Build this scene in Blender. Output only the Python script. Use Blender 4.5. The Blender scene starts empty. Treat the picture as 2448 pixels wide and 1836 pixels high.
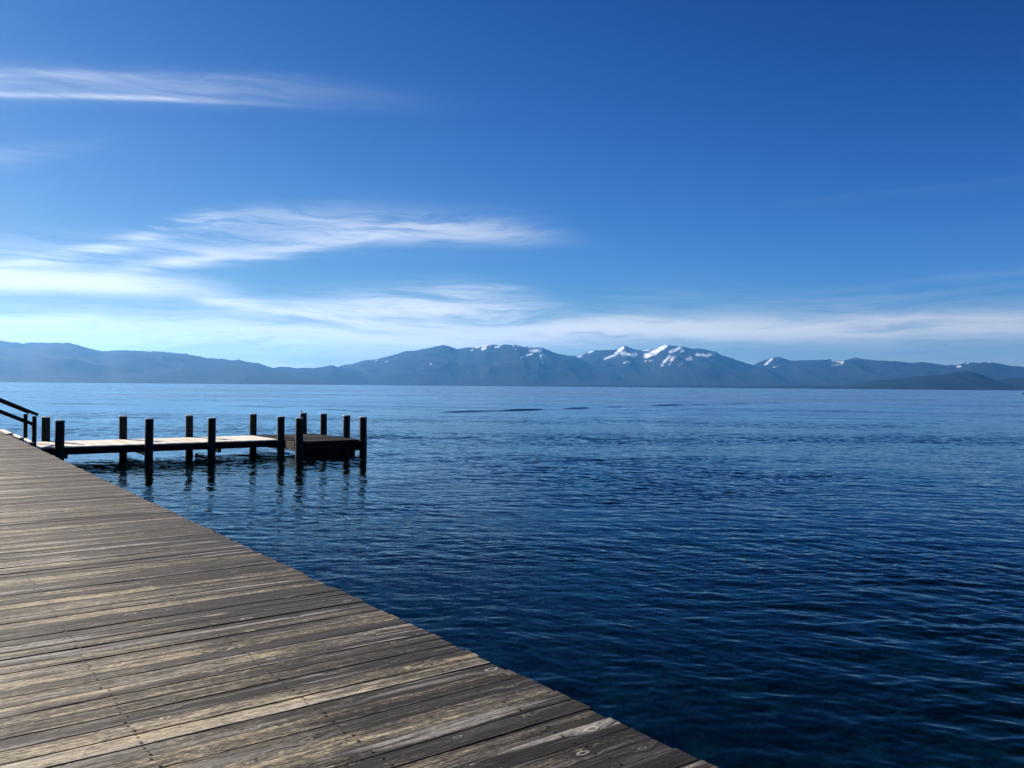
import bpy, bmesh, math, random
import numpy as np
from mathutils import Vector, Matrix
random.seed(7); rng = np.random.default_rng(11)
SC = bpy.context.scene
COL = SC.collection
R = math.radians

# ------------------------------------------------------------------ camera
CAM_H = 2.78; F = 1980.0; CX, CY = 1224.0, 918.0
PITCH = 0.0025; ROLL = 0.00817
fw = Vector((0, math.cos(PITCH), math.sin(PITCH)))
r0 = Vector((1, 0, 0)); u0 = r0.cross(fw)
rt = r0 * math.cos(ROLL) + u0 * math.sin(ROLL)
up = -r0 * math.sin(ROLL) + u0 * math.cos(ROLL)
cam_d = bpy.data.cameras.new('camera'); cam = bpy.data.objects.new('camera', cam_d); COL.objects.link(cam)
cam_d.sensor_width = 36; cam_d.lens = 36 * F / 2448; cam_d.clip_start = 0.05; cam_d.clip_end = 90000
m = Matrix((rt, up, -fw)).transposed().to_4x4(); m.translation = Vector((0, 0, CAM_H))
cam.matrix_world = m; SC.camera = cam

def ray(px, py):
    return (fw + rt * ((px - CX) / F) - up * ((py - CY) / F))
def azel(px, py):
    d = ray(px, py); return math.atan2(d.x, d.y), math.atan2(d.z, math.hypot(d.x, d.y))

TH = R(36.7); CT, ST = math.cos(TH), math.sin(TH)
DECK_Z = 1.16; DOCK_Z = 0.55; EDGE_N = 2.82
SUN_AZ = R(-56.8); SUN_EL = R(20.5)

# ------------------------------------------------------------------ node helpers
class NT:
    def __init__(s, nt): s.nt = nt; s.n = nt.nodes; s.l = nt.links
    def node(s, t, **kw):
        n = s.n.new(t)
        for k, v in kw.items(): setattr(n, k, v)
        return n
    def put(s, sock, v):
        if v is None: return
        if hasattr(v, 'is_output') or isinstance(v, bpy.types.NodeSocket): s.l.new(v, sock)
        else: sock.default_value = v
    def m(s, op, a, b=None, c=None, clamp=False):
        n = s.node('ShaderNodeMath', operation=op, use_clamp=clamp)
        s.put(n.inputs[0], a); s.put(n.inputs[1], b); s.put(n.inputs[2], c); return n.outputs[0]
    def vm(s, op, a, b=None, scale=None):
        n = s.node('ShaderNodeVectorMath', operation=op)
        s.put(n.inputs[0], a); s.put(n.inputs[1], b)
        if scale is not None: s.put(n.inputs['Scale'], scale)
        return n.outputs['Value' if op in ('LENGTH', 'DOT_PRODUCT', 'DISTANCE') else 'Vector']
    def xyz(s, x, y, z=0.0):
        n = s.node('ShaderNodeCombineXYZ'); s.put(n.inputs[0], x); s.put(n.inputs[1], y); s.put(n.inputs[2], z); return n.outputs[0]
    def sep(s, v):
        n = s.node('ShaderNodeSeparateXYZ'); s.put(n.inputs[0], v); return n.outputs
    def noise(s, v, scale=1.0, detail=3.0, rough=0.5, dist=0.0, out='Fac'):
        n = s.node('ShaderNodeTexNoise'); s.put(n.inputs['Vector'], v)
        s.put(n.inputs['Scale'], scale); s.put(n.inputs['Detail'], detail); s.put(n.inputs['Roughness'], rough); s.put(n.inputs['Distortion'], dist)
        return n.outputs[out]
    def voro(s, v, scale=1.0, feature='F1', rnd=1.0):
        n = s.node('ShaderNodeTexVoronoi', feature=feature); s.put(n.inputs['Vector'], v); s.put(n.inputs['Scale'], scale); s.put(n.inputs['Randomness'], rnd); return n
    def ss(s, v, a, b, lo=0.0, hi=1.0):
        n = s.node('ShaderNodeMapRange', interpolation_type='SMOOTHSTEP')
        s.put(n.inputs[0], v); s.put(n.inputs[1], a); s.put(n.inputs[2], b); s.put(n.inputs[3], lo); s.put(n.inputs[4], hi); return n.outputs[0]
    def mix(s, f, a, b, blend='MIX'):
        n = s.node('ShaderNodeMix', data_type='RGBA', blend_type=blend)
        s.put(n.inputs[0], f)
        for i, v in ((6, a), (7, b)):
            if isinstance(v, tuple) and len(v) == 3: v = v + (1.0,)
            s.put(n.inputs[i], v)
        return n.outputs[2]
    def ramp(s, f, pts):
        n = s.node('ShaderNodeValToRGB'); s.put(n.inputs[0], f); e = n.color_ramp.elements
        while len(e) < len(pts): e.new(0.5)
        for i, (p, c) in enumerate(pts): e[i].position = p; e[i].color = tuple(c) + (1.0,)
        return n.outputs[0]
    def attr(s, name, out='Fac'):
        n = s.node('ShaderNodeAttribute'); n.attribute_name = name; return n.outputs[out]
    def bump(s, h, strength=0.3, dist=0.01, normal=None):
        n = s.node('ShaderNodeBump'); s.put(n.inputs['Strength'], strength); s.put(n.inputs['Distance'], dist); s.put(n.inputs['Height'], h)
        if normal is not None: s.put(n.inputs['Normal'], normal)
        return n.outputs[0]

def newmat(name):
    mt = bpy.data.materials.new(name); mt.use_nodes = True; mt.node_tree.nodes.clear()
    t = NT(mt.node_tree); out = t.node('ShaderNodeOutputMaterial'); return mt, t, out
def principled(t, out, color, rough=0.6, normal=None, spec=0.5, metallic=0.0):
    p = t.node('ShaderNodeBsdfPrincipled')
    if isinstance(color, tuple) and len(color) == 3: color = color + (1.0,)
    t.put(p.inputs['Base Color'], color); t.put(p.inputs['Roughness'], rough); t.put(p.inputs['Specular IOR Level'], spec); t.put(p.inputs['Metallic'], metallic)
    if normal is not None: t.put(p.inputs['Normal'], normal)
    t.l.new(p.outputs[0], out.inputs[0]); return p

# ------------------------------------------------------------------ object helpers
def tag(o, label=None, cat=None, group=None, kind=None):
    if label: o['label'] = label
    if cat: o['category'] = cat
    if group: o['group'] = group
    if kind: o['kind'] = kind
    return o
def empty(name, loc, rz=0.0, parent=None):
    o = bpy.data.objects.new(name, None); COL.objects.link(o); o.location = loc; o.rotation_euler = (0, 0, rz); o.empty_display_size = 0.3
    if parent: o.parent = parent
    return o
def obj(name, bm, mat, parent=None, smooth=False):
    me = bpy.data.meshes.new(name); bm.to_mesh(me); bm.free()
    if smooth: me.polygons.foreach_set('use_smooth', [True] * len(me.polygons))
    o = bpy.data.objects.new(name, me); COL.objects.link(o); me.materials.append(mat)
    if parent: o.parent = parent
    return o
def npmesh(name, V, Fq, mat, parent=None, smooth=True):
    me = bpy.data.meshes.new(name); V = np.asarray(V, dtype=np.float32); Fq = np.asarray(Fq, dtype=np.int32)
    nf = len(Fq); k = Fq.shape[1]
    me.vertices.add(len(V)); me.vertices.foreach_set('co', V.ravel())
    me.loops.add(nf * k); me.loops.foreach_set('vertex_index', Fq.ravel())
    me.polygons.add(nf); me.polygons.foreach_set('loop_start', np.arange(0, nf * k, k, dtype=np.int32))
    me.polygons.foreach_set('use_smooth', np.full(nf, smooth)); me.update(calc_edges=True); me.validate()
    o = bpy.data.objects.new(name, me); COL.objects.link(o); me.materials.append(mat)
    if parent: o.parent = parent
    return o
def box(bm, x0, x1, y0, y1, z0, z1, bev=0.0, mtx=None):
    vs = bmesh.ops.create_cube(bm, size=1.0)['verts']
    for v in vs: v.co = Vector(((x0 + x1) / 2 + v.co.x * (x1 - x0), (y0 + y1) / 2 + v.co.y * (y1 - y0), (z0 + z1) / 2 + v.co.z * (z1 - z0)))
    if bev > 0:
        es = list({e for v in vs for e in v.link_edges})
        r = bmesh.ops.bevel(bm, geom=es, offset=bev, segments=2, affect='EDGES', profile=0.6); vs = list({v for f in r['faces'] for v in f.verts} | {v for v in vs if v.is_valid})
    if mtx is not None:
        for v in vs: v.co = mtx @ v.co
def beam(bm, a, b, w, h, bev=0.006):
    a, b = Vector(a), Vector(b); d = b - a; L = d.length; x = d.normalized(); z = Vector((0, 0, 1)); y = z.cross(x).normalized(); z = x.cross(y)
    mt = Matrix((x, y, z)).transposed().to_4x4(); mt.translation = (a + b) / 2
    box(bm, -L / 2, L / 2, -w / 2, w / 2, -h / 2, h / 2, bev, mt)
def lathe(bm, prof, seg=28, cx=0, cy=0, jit=0.0):
    rings = []
    for (r, z) in prof:
        rings.append([bm.verts.new((cx + r * math.cos(2 * math.pi * i / seg), cy + r * math.sin(2 * math.pi * i / seg), z)) for i in range(seg)])
    for a, b in zip(rings, rings[1:]):
        for i in range(seg): bm.faces.new((a[i], a[(i + 1) % seg], b[(i + 1) % seg], b[i]))
    bm.faces.new(list(reversed(rings[0]))); bm.faces.new(rings[-1])

# ------------------------------------------------------------------ numpy noise
def hash2(ix, iy, seed):
    h = (ix.astype(np.int64) * 374761393 + iy.astype(np.int64) * 668265263 + seed * 1442695041) & 0xFFFFFFFF
    h = ((h ^ (h >> 13)) * 1274126177) & 0xFFFFFFFF
    return ((h ^ (h >> 16)) & 0xFFFFFF) / float(0xFFFFFF)
def vnoise(x, y, seed=0):
    ix = np.floor(x); iy = np.floor(y); fx = x - ix; fy = y - iy
    fx = fx * fx * fx * (fx * (fx * 6 - 15) + 10); fy = fy * fy * fy * (fy * (fy * 6 - 15) + 10)
    a = hash2(ix, iy, seed); b = hash2(ix + 1, iy, seed); c = hash2(ix, iy + 1, seed); d = hash2(ix + 1, iy + 1, seed)
    return (a * (1 - fx) + b * fx) * (1 - fy) + (c * (1 - fx) + d * fx) * fy
def fbm(x, y, seed=0, oct=5, gain=0.5):
    s = 0; a = 1; t = 0
    for i in range(oct): s = s + a * (vnoise(x, y, seed + i * 17) * 2 - 1); t += a; a *= gain; x = x * 2.03 + 3.1; y = y * 2.03 + 1.7
    return s / t
def sstep(a, b, x):
    t = np.clip((x - a) / (b - a), 0, 1); return t * t * (3 - 2 * t)

# ================================================================== WORLD
world = bpy.data.worlds.new('World'); SC.world = world; world.use_nodes = True
w = NT(world.node_tree); w.n.clear()
wo = w.node('ShaderNodeOutputWorld'); bg = w.node('ShaderNodeBackground'); w.l.new(bg.outputs[0], wo.inputs[0])
bg.inputs['Strength'].default_value = 0.05
sky = w.node('ShaderNodeTexSky', sky_type='NISHITA'); sky.sun_disc = False
sky.sun_elevation = SUN_EL; sky.sun_rotation = SUN_AZ % (2 * math.pi); sky.altitude = 1900; sky.air_density = 1.0; sky.dust_density = 0.6; sky.ozone_density = 2.2
tc = w.node('ShaderNodeTexCoord'); D = tc.outputs['Generated']
dx, dy, dz = w.sep(D)[0:3]
AZR = R(42)
az = w.m('ARCTAN2', dx, dy)
el = w.m('ARCSINE', dz)
elp = el
U = w.m('MULTIPLY_ADD', az, 0.5 / AZR, 0.5)               # 0..1 over +-42 deg
ELR = R(32)
V = w.m('DIVIDE', el, ELR)
def uv(px, py):
    a, e = azel(px, py); return 0.5 + 0.5 * a / AZR, e / ELR
def curve(pts, x):
    """float curve through (x, y) points, y in 0..1"""
    n = w.node('ShaderNodeFloatCurve'); w.put(n.inputs['Value'], x)
    c = n.mapping.curves[0]; pts = sorted(pts); pts = [(0.0, pts[0][1])] + [p_ for p_ in pts if 0 < p_[0] < 1] + [(1.0, pts[-1][1])]
    p = c.points
    while len(p) < len(pts): p.new(0.5, 0.5)
    for i, (a, b) in enumerate(pts): p[i].location = (min(max(a, 0), 1), min(max(b, 0), 1)); p[i].handle_type = 'AUTO_CLAMPED'
    n.mapping.use_clip = True; n.mapping.update(); return n.outputs[0]
U9 = w.m('MULTIPLY', U, 9.0)
warp = w.noise(w.xyz(w.m('MULTIPLY', U, 5.0), w.m('MULTIPLY', V, 9.0), 3.1), 1.0, 4.0, 0.55)
warpc = w.m('SUBTRACT', warp, 0.5)
fine = w.noise(w.xyz(w.m('ADD', w.m('MULTIPLY', U, 7.0), w.m('MULTIPLY', V, 6.0)), w.m('ADD', w.m('MULTIPLY', V, 46.0), w.m('MULTIPLY', warpc, 5.0)), 0.0), 1.0, 6.0, 0.6)
fine2 = w.noise(w.xyz(w.m('MULTIPLY', U, 16.0), w.m('ADD', w.m('MULTIPLY', V, 90.0), w.m('MULTIPLY', warpc, 9.0)), 7.7), 1.0, 5.0, 0.62)
fine3 = w.noise(w.xyz(w.m('ADD', w.m('MULTIPLY', U, 30.0), w.m('MULTIPLY', V, 20.0)), w.m('ADD', w.m('MULTIPLY', V, 210.0), w.m('MULTIPLY', warpc, 22.0)), 2.2), 1.0, 4.0, 0.65)
fib = w.m('ADD', w.m('ADD', w.m('MULTIPLY', fine, 0.48), w.m('MULTIPLY', fine2, 0.32)), w.m('MULTIPLY', fine3, 0.20))
PX = 1.0 / F / ELR   # one source pixel of elevation in V units
def strand(cl, amp, up_px, dn_px, lo=0.38, hi=0.60, wp=40, fl=0.0):
    fl = fl * .6; wp = wp * 1.3
    """cl: centre line points in photo pixels; amp: (px x, amount); widths above/below in photo px"""
    c = curve([uv(x, y) for x, y in cl], U)
    a = curve([(uv(x, 700)[0], v) for x, v in amp], U)
    d = w.m('SUBTRACT', w.m('MULTIPLY_ADD', warpc, wp * PX, V), c)
    du = w.m('MAXIMUM', w.m('DIVIDE', d, up_px * PX), 0.0)
    dd = w.m('MAXIMUM', w.m('DIVIDE', d, -dn_px * PX), 0.0)
    q = w.m('ADD', w.m('POWER', du, 2.0), w.m('POWER', dd, 2.0))
    g = w.m('EXPONENT', w.m('MULTIPLY', q, -1.0))
    tex = w.ss(fib, lo, hi, fl, 1.0)
    return w.m('MULTIPLY', w.m('MULTIPLY', g, a), tex)
S = []
# high thin bands on the left
S.append(strand([(-400, 160), (0, 175), (420, 182), (850, 196), (1500, 215)], [(-300, .22), (0, .18), (350, .10), (700, .03), (900, 0)], 9, 12, wp=10, fl=.55))
S.append(strand([(-400, 200), (0, 225), (250, 232), (520, 242), (850, 262), (1500, 300)], [(-300, .36), (0, .30), (260, .36), (480, .18), (700, .05), (850, 0)], 6, 5, wp=6, fl=.7))
S.append(strand([(-400, 190), (0, 205), (500, 222), (900, 240), (1500, 270)], [(-300, .2), (0, .15), (500, .12), (800, .05), (1200, 0)], 34, 22, wp=14, fl=.75))
S.append(strand([(-400, 320), (0, 372), (300, 330), (600, 300)], [(-300, .2), (0, .10), (200, .03), (400, 0)], 18, 22, wp=20, fl=.4))
# the big arching cirrus: upper strand, lower strand
S.append(strand([(-300, 700), (0, 640), (150, 610), (280, 578), (400, 542), (500, 522), (700, 516), (1000, 530), (1200, 552), (1340, 568), (1700, 590)], [(-200, .5), (0, .40), (280, .42), (450, .38), (600, .18), (900, .14), (1150, .14), (1340, .03), (1500, 0)], 16, 26, wp=50, fl=.1))
S.append(strand([(-200, 720), (200, 668), (300, 650), (420, 622), (600, 606), (760, 580), (900, 560), (1050, 556), (1200, 562), (1340, 568), (1700, 590)], [(150, 0), (300, .34), (460, .46), (640, .36), (800, .38), (1000, .30), (1200, .13), (1340, .03), (1450, 0)], 24, 14, wp=36, fl=.2))
S.append(strand([(-200, 620), (300, 600), (600, 570), (900, 545), (1300, 560), (1700, 590)], [(0, .22), (300, .15), (700, .18), (1000, .14), (1250, .05), (1400, 0)], 46, 40, wp=30, fl=.3))
S.append(strand([(300, 618), (455, 620), (620, 616)], [(370, 0), (430, .55), (480, .55), (570, 0)], 9, 8, wp=10, fl=.7))
# bright white bank left, thin one under it
S.append(strand([(-400, 660), (0, 676), (250, 684), (450, 694), (560, 704), (800, 712)], [(-300, 1.0), (0, 1.0), (220, .95), (400, .6), (540, .2), (680, 0)], 26, 18, wp=22, fl=.72, lo=.3, hi=.56))
S.append(strand([(-400, 760), (0, 765), (230, 762), (500, 770)], [(-300, .9), (0, .8), (210, .7), (300, 0)], 8, 9, wp=14, fl=.55))
S.append(strand([(-400, 800), (0, 805), (600, 800), (1000, 806), (1400, 830)], [(-300, .75), (0, .68), (500, .45), (900, .5), (1250, .2), (1500, 0)], 44, 40, wp=30, fl=.45))
# middle bank
S.append(strand([(300, 690), (520, 722), (700, 744), (860, 752), (1000, 745), (1150, 735), (1400, 780)], [(420, 0), (540, .6), (700, .5), (950, .35), (1200, .1), (1350, 0)], 12, 14, wp=26, fl=.25))
S.append(strand([(300, 760), (700, 765), (950, 745), (1100, 735), (1250, 752), (1400, 790), (1700, 815)], [(350, .06), (650, .38), (900, .66), (1100, .62), (1260, .4), (1450, .1), (1600, 0)], 46, 52, wp=46, fl=.2))
S.append(strand([(900, 672), (1150, 684), (1260, 690)], [(1040, 0), (1150, .2), (1210, .2), (1290, 0)], 5, 6, wp=14, fl=.5))
# right bank
S.append(strand([(800, 812), (1150, 806), (1400, 790), (1600, 788), (1900, 786), (2200, 782), (2448, 778), (2800, 770)], [(800, .5), (1100, .75), (1450, .85), (1900, .85), (2200, .75), (2448, .6), (2800, .4)], 26, 26, wp=26, fl=.42, lo=.34, hi=.58))
S.append(strand([(1350, 770), (1500, 762), (1650, 776), (1800, 782)], [(1400, 0), (1500, .35), (1640, .2), (1800, 0)], 7, 12, wp=14, fl=.3))
S.append(strand([(1900, 768), (2150, 758), (2300, 758), (2500, 766)], [(1950, 0), (2150, .30), (2350, .3), (2500, .16), (2700, .1)], 7, 14, wp=14, fl=.3))
S.append(strand([(1500, 740), (1700, 730), (1900, 742), (2448, 730)], [(1300, 0), (1600, .10), (1900, .10), (2448, .05), (2700, 0)], 50, 30, wp=60, fl=.0))
S.append(strand([(1500, 500), (1900, 480), (2200, 455), (2448, 428), (2800, 400)], [(1700, 0), (1950, .008), (2300, .015), (2448, .02), (2700, .02)], 5, 14, wp=14, fl=.3))
S.append(strand([(2100, 670), (2300, 664), (2448, 654), (2700, 650)], [(2150, 0), (2350, .03), (2448, .03), (2700, .03)], 6, 6, wp=14, fl=.4))
# veil that brightens the air low in the sky
S.append(strand([(-400, 870), (2800, 890)], [(-400, .74), (0, .70), (900, .40), (1400, .24), (2448, .24)], 90, 200, wp=10, fl=.9))
keep = None
for s_ in S:
    inv = w.m('SUBTRACT', 1.0, s_)
    keep = inv if keep is None else w.m('MULTIPLY', keep, inv)
alpha = w.m('SUBTRACT', 1.0, w.m('POWER', keep, 1.7), clamp=True)
# general drift of cirrus for the parts of the sky outside the frame
front = w.m('MULTIPLY', w.ss(w.m('ABSOLUTE', w.m('SUBTRACT', U, 0.5)), 0.5, 0.42), w.ss(dz, 0.0, 0.002))
alpha = w.m('MULTIPLY', alpha, front)
# brightness of cloud falls off away from the sun
sd = Vector((math.sin(SUN_AZ) * math.cos(SUN_EL), math.cos(SUN_AZ) * math.cos(SUN_EL), math.sin(SUN_EL)))
cosg = w.vm('DOT_PRODUCT', D, tuple(sd))
# physical sky, its colour response fitted channel by channel (deep polarised mountain blue)
gcl = w.m('MINIMUM', w.m('MAXIMUM', cosg, 0.0), 0.95); g2 = w.m('MULTIPLY', gcl, gcl)
zcl = w.m('MINIMUM', w.m('MAXIMUM', dz, 0.0), 0.72); z2 = w.m('MULTIPLY', zcl, zcl)
zlow = w.m('EXPONENT', w.m('MULTIPLY', zcl, -10.0)); gz = w.m('MULTIPLY', gcl, zcl)
chan = w.sep(sky.outputs[0]); outc = []
for i_, ks in enumerate(((3.5324, 2.7299, -1.8961, -1.1505, -2.8606, -1.3856, 0.0706, 2.9459), (1.7784, 2.0078, -1.2451, -0.9044, -1.6125, -0.6113, -0.8976, 2.6411), (1.5158, 1.7491, -1.0338, -0.8679, -1.3248, -0.7109, -1.2666, 3.5155))):
    L_ = w.m('LOGARITHM', w.m('MULTIPLY', w.m('MAXIMUM', chan[i_], 1e-3), 0.05), math.e)
    e_ = w.m('MULTIPLY_ADD', L_, ks[1], ks[0])
    for s_, k_ in zip((zcl, z2, zlow, gcl, g2, gz), ks[2:]): e_ = w.m('MULTIPLY_ADD', s_, k_, e_)
    outc.append(w.m('MULTIPLY', w.m('EXPONENT', e_), 20.0))
skycol = w.xyz(*outc)
cl_b = w.ss(cosg, 0.1, 0.95, 6.5, 8.8)
cl_col = w.mix(1.0, (0.985, 1.0, 0.985), w.xyz(cl_b, cl_b, w.m('MULTIPLY', cl_b, 1.02)), 'MULTIPLY')
final = w.mix(alpha, skycol, cl_col)
w.l.new(final, bg.inputs['Color'])

sun_d = bpy.data.lights.new('sun', 'SUN'); sun_d.energy = 5.0; sun_d.angle = R(0.53); sun_d.color = (1.0, 0.90, 0.76)
sun = bpy.data.objects.new('sun', sun_d); COL.objects.link(sun); sun.location = (-40, 30, 30)
sun.rotation_euler = (-sd).to_track_quat('-Z', 'Y').to_euler()

# ================================================================== WATER
def water_material():
    mt, t, out = newmat('lake_water')
    geo = t.node('ShaderNodeNewGeometry'); P = geo.outputs['Position']
    lack = t.attr('unresolved')
    px, py, pz = t.sep(P)[0:3]
    n1 = t.noise(t.vm('MULTIPLY', P, (5.0, 9.0, 1.0)), 1.0, 2.0, 0.6, 0.3, out='Color')
    n2 = t.noise(t.vm('MULTIPLY', P, (0.55, 1.5, 1.0)), 1.0, 3.0, 0.6, 0.4, out='Color')
    patch = t.noise(t.vm('MULTIPLY', P, (0.010, 0.030, 0.0)), 1.0, 3.0, 0.55, 0.6)
    far = t.noise(t.vm('MULTIPLY', P, (0.0012, 0.0045, 0.0)), 1.0, 3.0, 0.6)
    pk = t.m('MULTIPLY', t.ss(patch, 0.36, 0.62, 0.45, 1.2), t.ss(far, 0.35, 0.65, 0.55, 1.15))
    a1 = t.m('MULTIPLY', t.m('MULTIPLY_ADD', lack, 0.30, 0.07), pk)
    a2 = t.m('MULTIPLY', t.m('MULTIPLY', lack, 0.38), pk)
    s1 = t.vm('SCALE', t.vm('SUBTRACT', n1, (0.5, 0.5, 0.5)), None, a1)
    s2 = t.vm('SCALE', t.vm('SUBTRACT', n2, (0.5, 0.5, 0.5)), None, a2)
    n3 = t.noise(t.vm('MULTIPLY', P, (0.055, 0.16, 1.0)), 1.0, 5.0, 0.68, 0.3, out='Color')
    s3 = t.vm('SCALE', t.vm('SUBTRACT', n3, (0.5, 0.5, 0.5)), None, t.m('MULTIPLY', t.ss(lack, .6, 1.0), .22))
    sl = t.vm('MULTIPLY', t.vm('ADD', t.vm('ADD', s1, s2), s3), (0.7, 1.0, 0.0))
    N = t.vm('NORMALIZE', t.vm('SUBTRACT', geo.outputs['Normal'], sl))
    fr = t.node('ShaderNodeFresnel'); fr.inputs['IOR'].default_value = 1.333; t.put(fr.inputs['Normal'], N)
    gl = t.node('ShaderNodeBsdfGlossy'); t.put(gl.inputs['Roughness'], t.m('MULTIPLY_ADD', t.ss(lack, .62, 1.0), t.m('MULTIPLY', pk, 0.26), 0.03)); t.put(gl.inputs['Normal'], N); gl.inputs['Color'].default_value = (.66, .90, 1, 1)
    df = t.node('ShaderNodeBsdfDiffuse'); df.inputs['Color'].default_value = (0.0001, 0.0090, 0.0085, 1)
    tr = t.node('ShaderNodeBsdfTransparent'); tr.inputs['Color'].default_value = (0.90, 1.0, 0.97, 1)
    mx = t.node('ShaderNodeMixShader'); mx.inputs[0].default_value = 0.85; t.l.new(df.outputs[0], mx.inputs[1]); t.l.new(tr.outputs[0], mx.inputs[2])
    m2 = t.node('ShaderNodeMixShader'); t.put(m2.inputs[0], t.m('POWER', fr.outputs[0], 1.3)); t.l.new(mx.outputs[0], m2.inputs[1]); t.l.new(gl.outputs[0], m2.inputs[2])
    t.l.new(m2.outputs[0], out.inputs[0])
    ab = t.node('ShaderNodeVolumeAbsorption'); ab.inputs['Color'].default_value = (0.02, 0.78, 0.62, 1); ab.inputs['Density'].default_value = 0.10
    t.l.new(ab.outputs[0], out.inputs['Volume'])
    return mt
LAKE_R = 24000.0
def build_water():
    rs = [0.3, 1.0, 2.0, 3.0, 4.0, 5.0, 6.0]
    r = 6.0
    while r < LAKE_R:
        if r < 15: d = 0.027
        elif r < 26: d = 0.040
        elif r < 60: d = 0.045 + (r - 26) / 34 * 0.05
        elif r < 220: d = 0.095 + (r - 60) / 160 * 0.45
        else: d = 0.545 * (r / 220) ** 1.9
        r += d; rs.append(min(r, LAKE_R))
    rs = np.array(rs)
    fr_ = np.linspace(R(-44), R(44), 1150); back = np.linspace(R(44), R(316), 90)[1:-1]
    th = np.concatenate([fr_, back]); dth = np.concatenate([np.full(len(fr_), fr_[1] - fr_[0]), np.full(len(back), back[1] - back[0])])
    nr, nt = len(rs), len(th)
    RR, TT = np.meshgrid(rs, th, indexing='ij')
    X = (RR * np.sin(TT)); Y = (RR * np.cos(TT))
    dr = np.gradient(rs)
    sp = np.maximum(dr[:, None], rs[:, None] * dth[None, :])
    Z = np.zeros_like(X)
    # wave trains
    comps = []
    for i in range(130):
        lam = 0.12 * (1.9 / 0.12) ** (rng.random() ** 1.05)
        main = rng.random() < 0.72
        ang = R(rng.normal(-99, 34)) if main else R(rng.normal(-150, 30))
        slope = 0.0116 * (1.0 if lam < 0.45 else (0.45 / lam) ** 0.75) * (0.6 + 0.8 * rng.random()) * (1.0 if main else 0.7)
        comps.append((lam, ang, slope * lam / (2 * math.pi), rng.random() * 6.283))
    tot = sum((a * 2 * math.pi / l) ** 2 for l, _, a, _ in comps)
    res = np.zeros_like(X)
    wx = 0.35 * fbm(X * 0.35, Y * 0.35, 5, 3); wy = 0.35 * fbm(X * 0.35, Y * 0.35, 15, 3)
    wind = 0.45 + 0.95 * sstep(-0.30, 0.35, fbm(X * 0.045 + 3, Y * 0.11 + 7, 21, 3))
    wind = wind * (0.72 + 0.5 * sstep(-0.4, 0.4, fbm(X * 0.22, Y * 0.5, 33, 3)))
    for lam, ang, a, ph in comps:
        k = 2 * math.pi / lam
        att = 1 - sstep(0.16, 0.42, sp / lam)
        rows = np.where(att.max(axis=1) > 0.001)[0]
        if len(rows) == 0: continue
        i0, i1 = rows[0], rows[-1] + 1
        p = k * ((X[i0:i1] + wx[i0:i1]) * math.cos(ang) + (Y[i0:i1] + wy[i0:i1]) * math.sin(ang)) + ph
        sn = np.sin(p)
        Z[i0:i1] += a * att[i0:i1] * (sn + 0.22 * np.cos(2 * p))
        res[i0:i1] += (att[i0:i1] ** 2) * (a * k) ** 2
    lee = 1 - 0.5 * np.exp(-((X + 10) / 10) ** 4 - ((Y - 26) / 9) ** 4)
    Z *= wind * lee
    # boat wake crossing the bay
    wk = [(-60, 118), (-36, 113), (-18, 96), (-7.5, 93.5), (-5.6, 95.5), (1.6, 103.5), (9.2, 114), (17, 128), (33, 146), (60, 172), (120, 215)]
    wxs = np.array([p[0] for p in wk], float) * .911; wys = np.array([p[1] for p in wk], float) * .911
    yc = np.interp(X, wxs, wys) + 0.8 * fbm(X * 0.15, X * 0 + 2, 71, 2)
    ampx = 0.022 + 0.035 * np.clip(fbm(X * 0.16, X * 0, 77, 3), -0.6, 1)
    for (xc, hw_, am) in ((-4.5, 3.0, 0.09), (1.6, 2.4, 0.15), (9.0, 1.8, 0.13), (15.5, 1.2, 0.06), (26, 3.0, 0.13), (33, 2, .07), (43, 3, .06), (-20, 4, .04), (-33, 4, .04)):
        ampx = ampx + am * np.exp(-((X - xc * .911) / hw_) ** 4)
    for off, sc_, wd in ((0, 1.0, 0.62), (2.6, 0.35, 0.7), (-2.5, 0.28, 0.6)):
        Z += np.where((Y > 60) & (Y < 260), 1.3 * sc_ * ampx * np.exp(-((Y - yc - off) / wd) ** 2), 0)
    lack = np.sqrt(np.clip(1 - res / tot, 0, 1))
    V_ = np.stack([X, Y, Z], -1).reshape(-1, 3)
    idx = np.arange(nr * nt).reshape(nr, nt); nx = np.roll(idx, -1, axis=1)
    top = np.stack([idx[:-1], idx[1:], nx[1:], nx[:-1]], -1).reshape(-1, 4)[:, ::-1]
    # closed body: rim wall and flat bottom
    zb = -12.0
    n0 = len(V_)
    ring = np.stack([X[-1], Y[-1], np.full(nt, zb)], -1); cen = np.array([[0, 0, zb]]); ct = np.array([[0, 0, 0.0]])
    V_ = np.concatenate([V_, ring, cen, ct])
    rid = n0 + np.arange(nt); rnx = np.roll(rid, -1); ol = idx[-1]; onx = np.roll(ol, -1)
    wall = np.stack([ol, rid, rnx, onx], -1)
    pr = n0 + nt; pc = pr + 1
    quads = np.concatenate([top, wall[:, ::-1]])
    me = bpy.data.meshes.new('lake_water')
    tri = np.concatenate([np.stack([rnx, rid, np.full(nt, pr)], -1)[:, ::-1], np.stack([idx[0], np.roll(idx[0], -1), np.full(nt, pc)], -1)[:, ::-1]])
    lv = np.concatenate([quads.ravel(), tri.ravel()]).astype(np.int32)
    ls = np.concatenate([np.arange(len(quads)) * 4, len(quads) * 4 + np.arange(len(tri)) * 3]).astype(np.int32)
    me.vertices.add(len(V_)); me.vertices.foreach_set('co', V_.astype(np.float32).ravel())
    me.loops.add(len(lv)); me.loops.foreach_set('vertex_index', lv)
    me.polygons.add(len(ls)); me.polygons.foreach_set('loop_start', ls); me.polygons.foreach_set('use_smooth', np.full(len(ls), True))
    me.update(calc_edges=True)
    at = me.attributes.new('unresolved', 'FLOAT', 'POINT')
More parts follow.
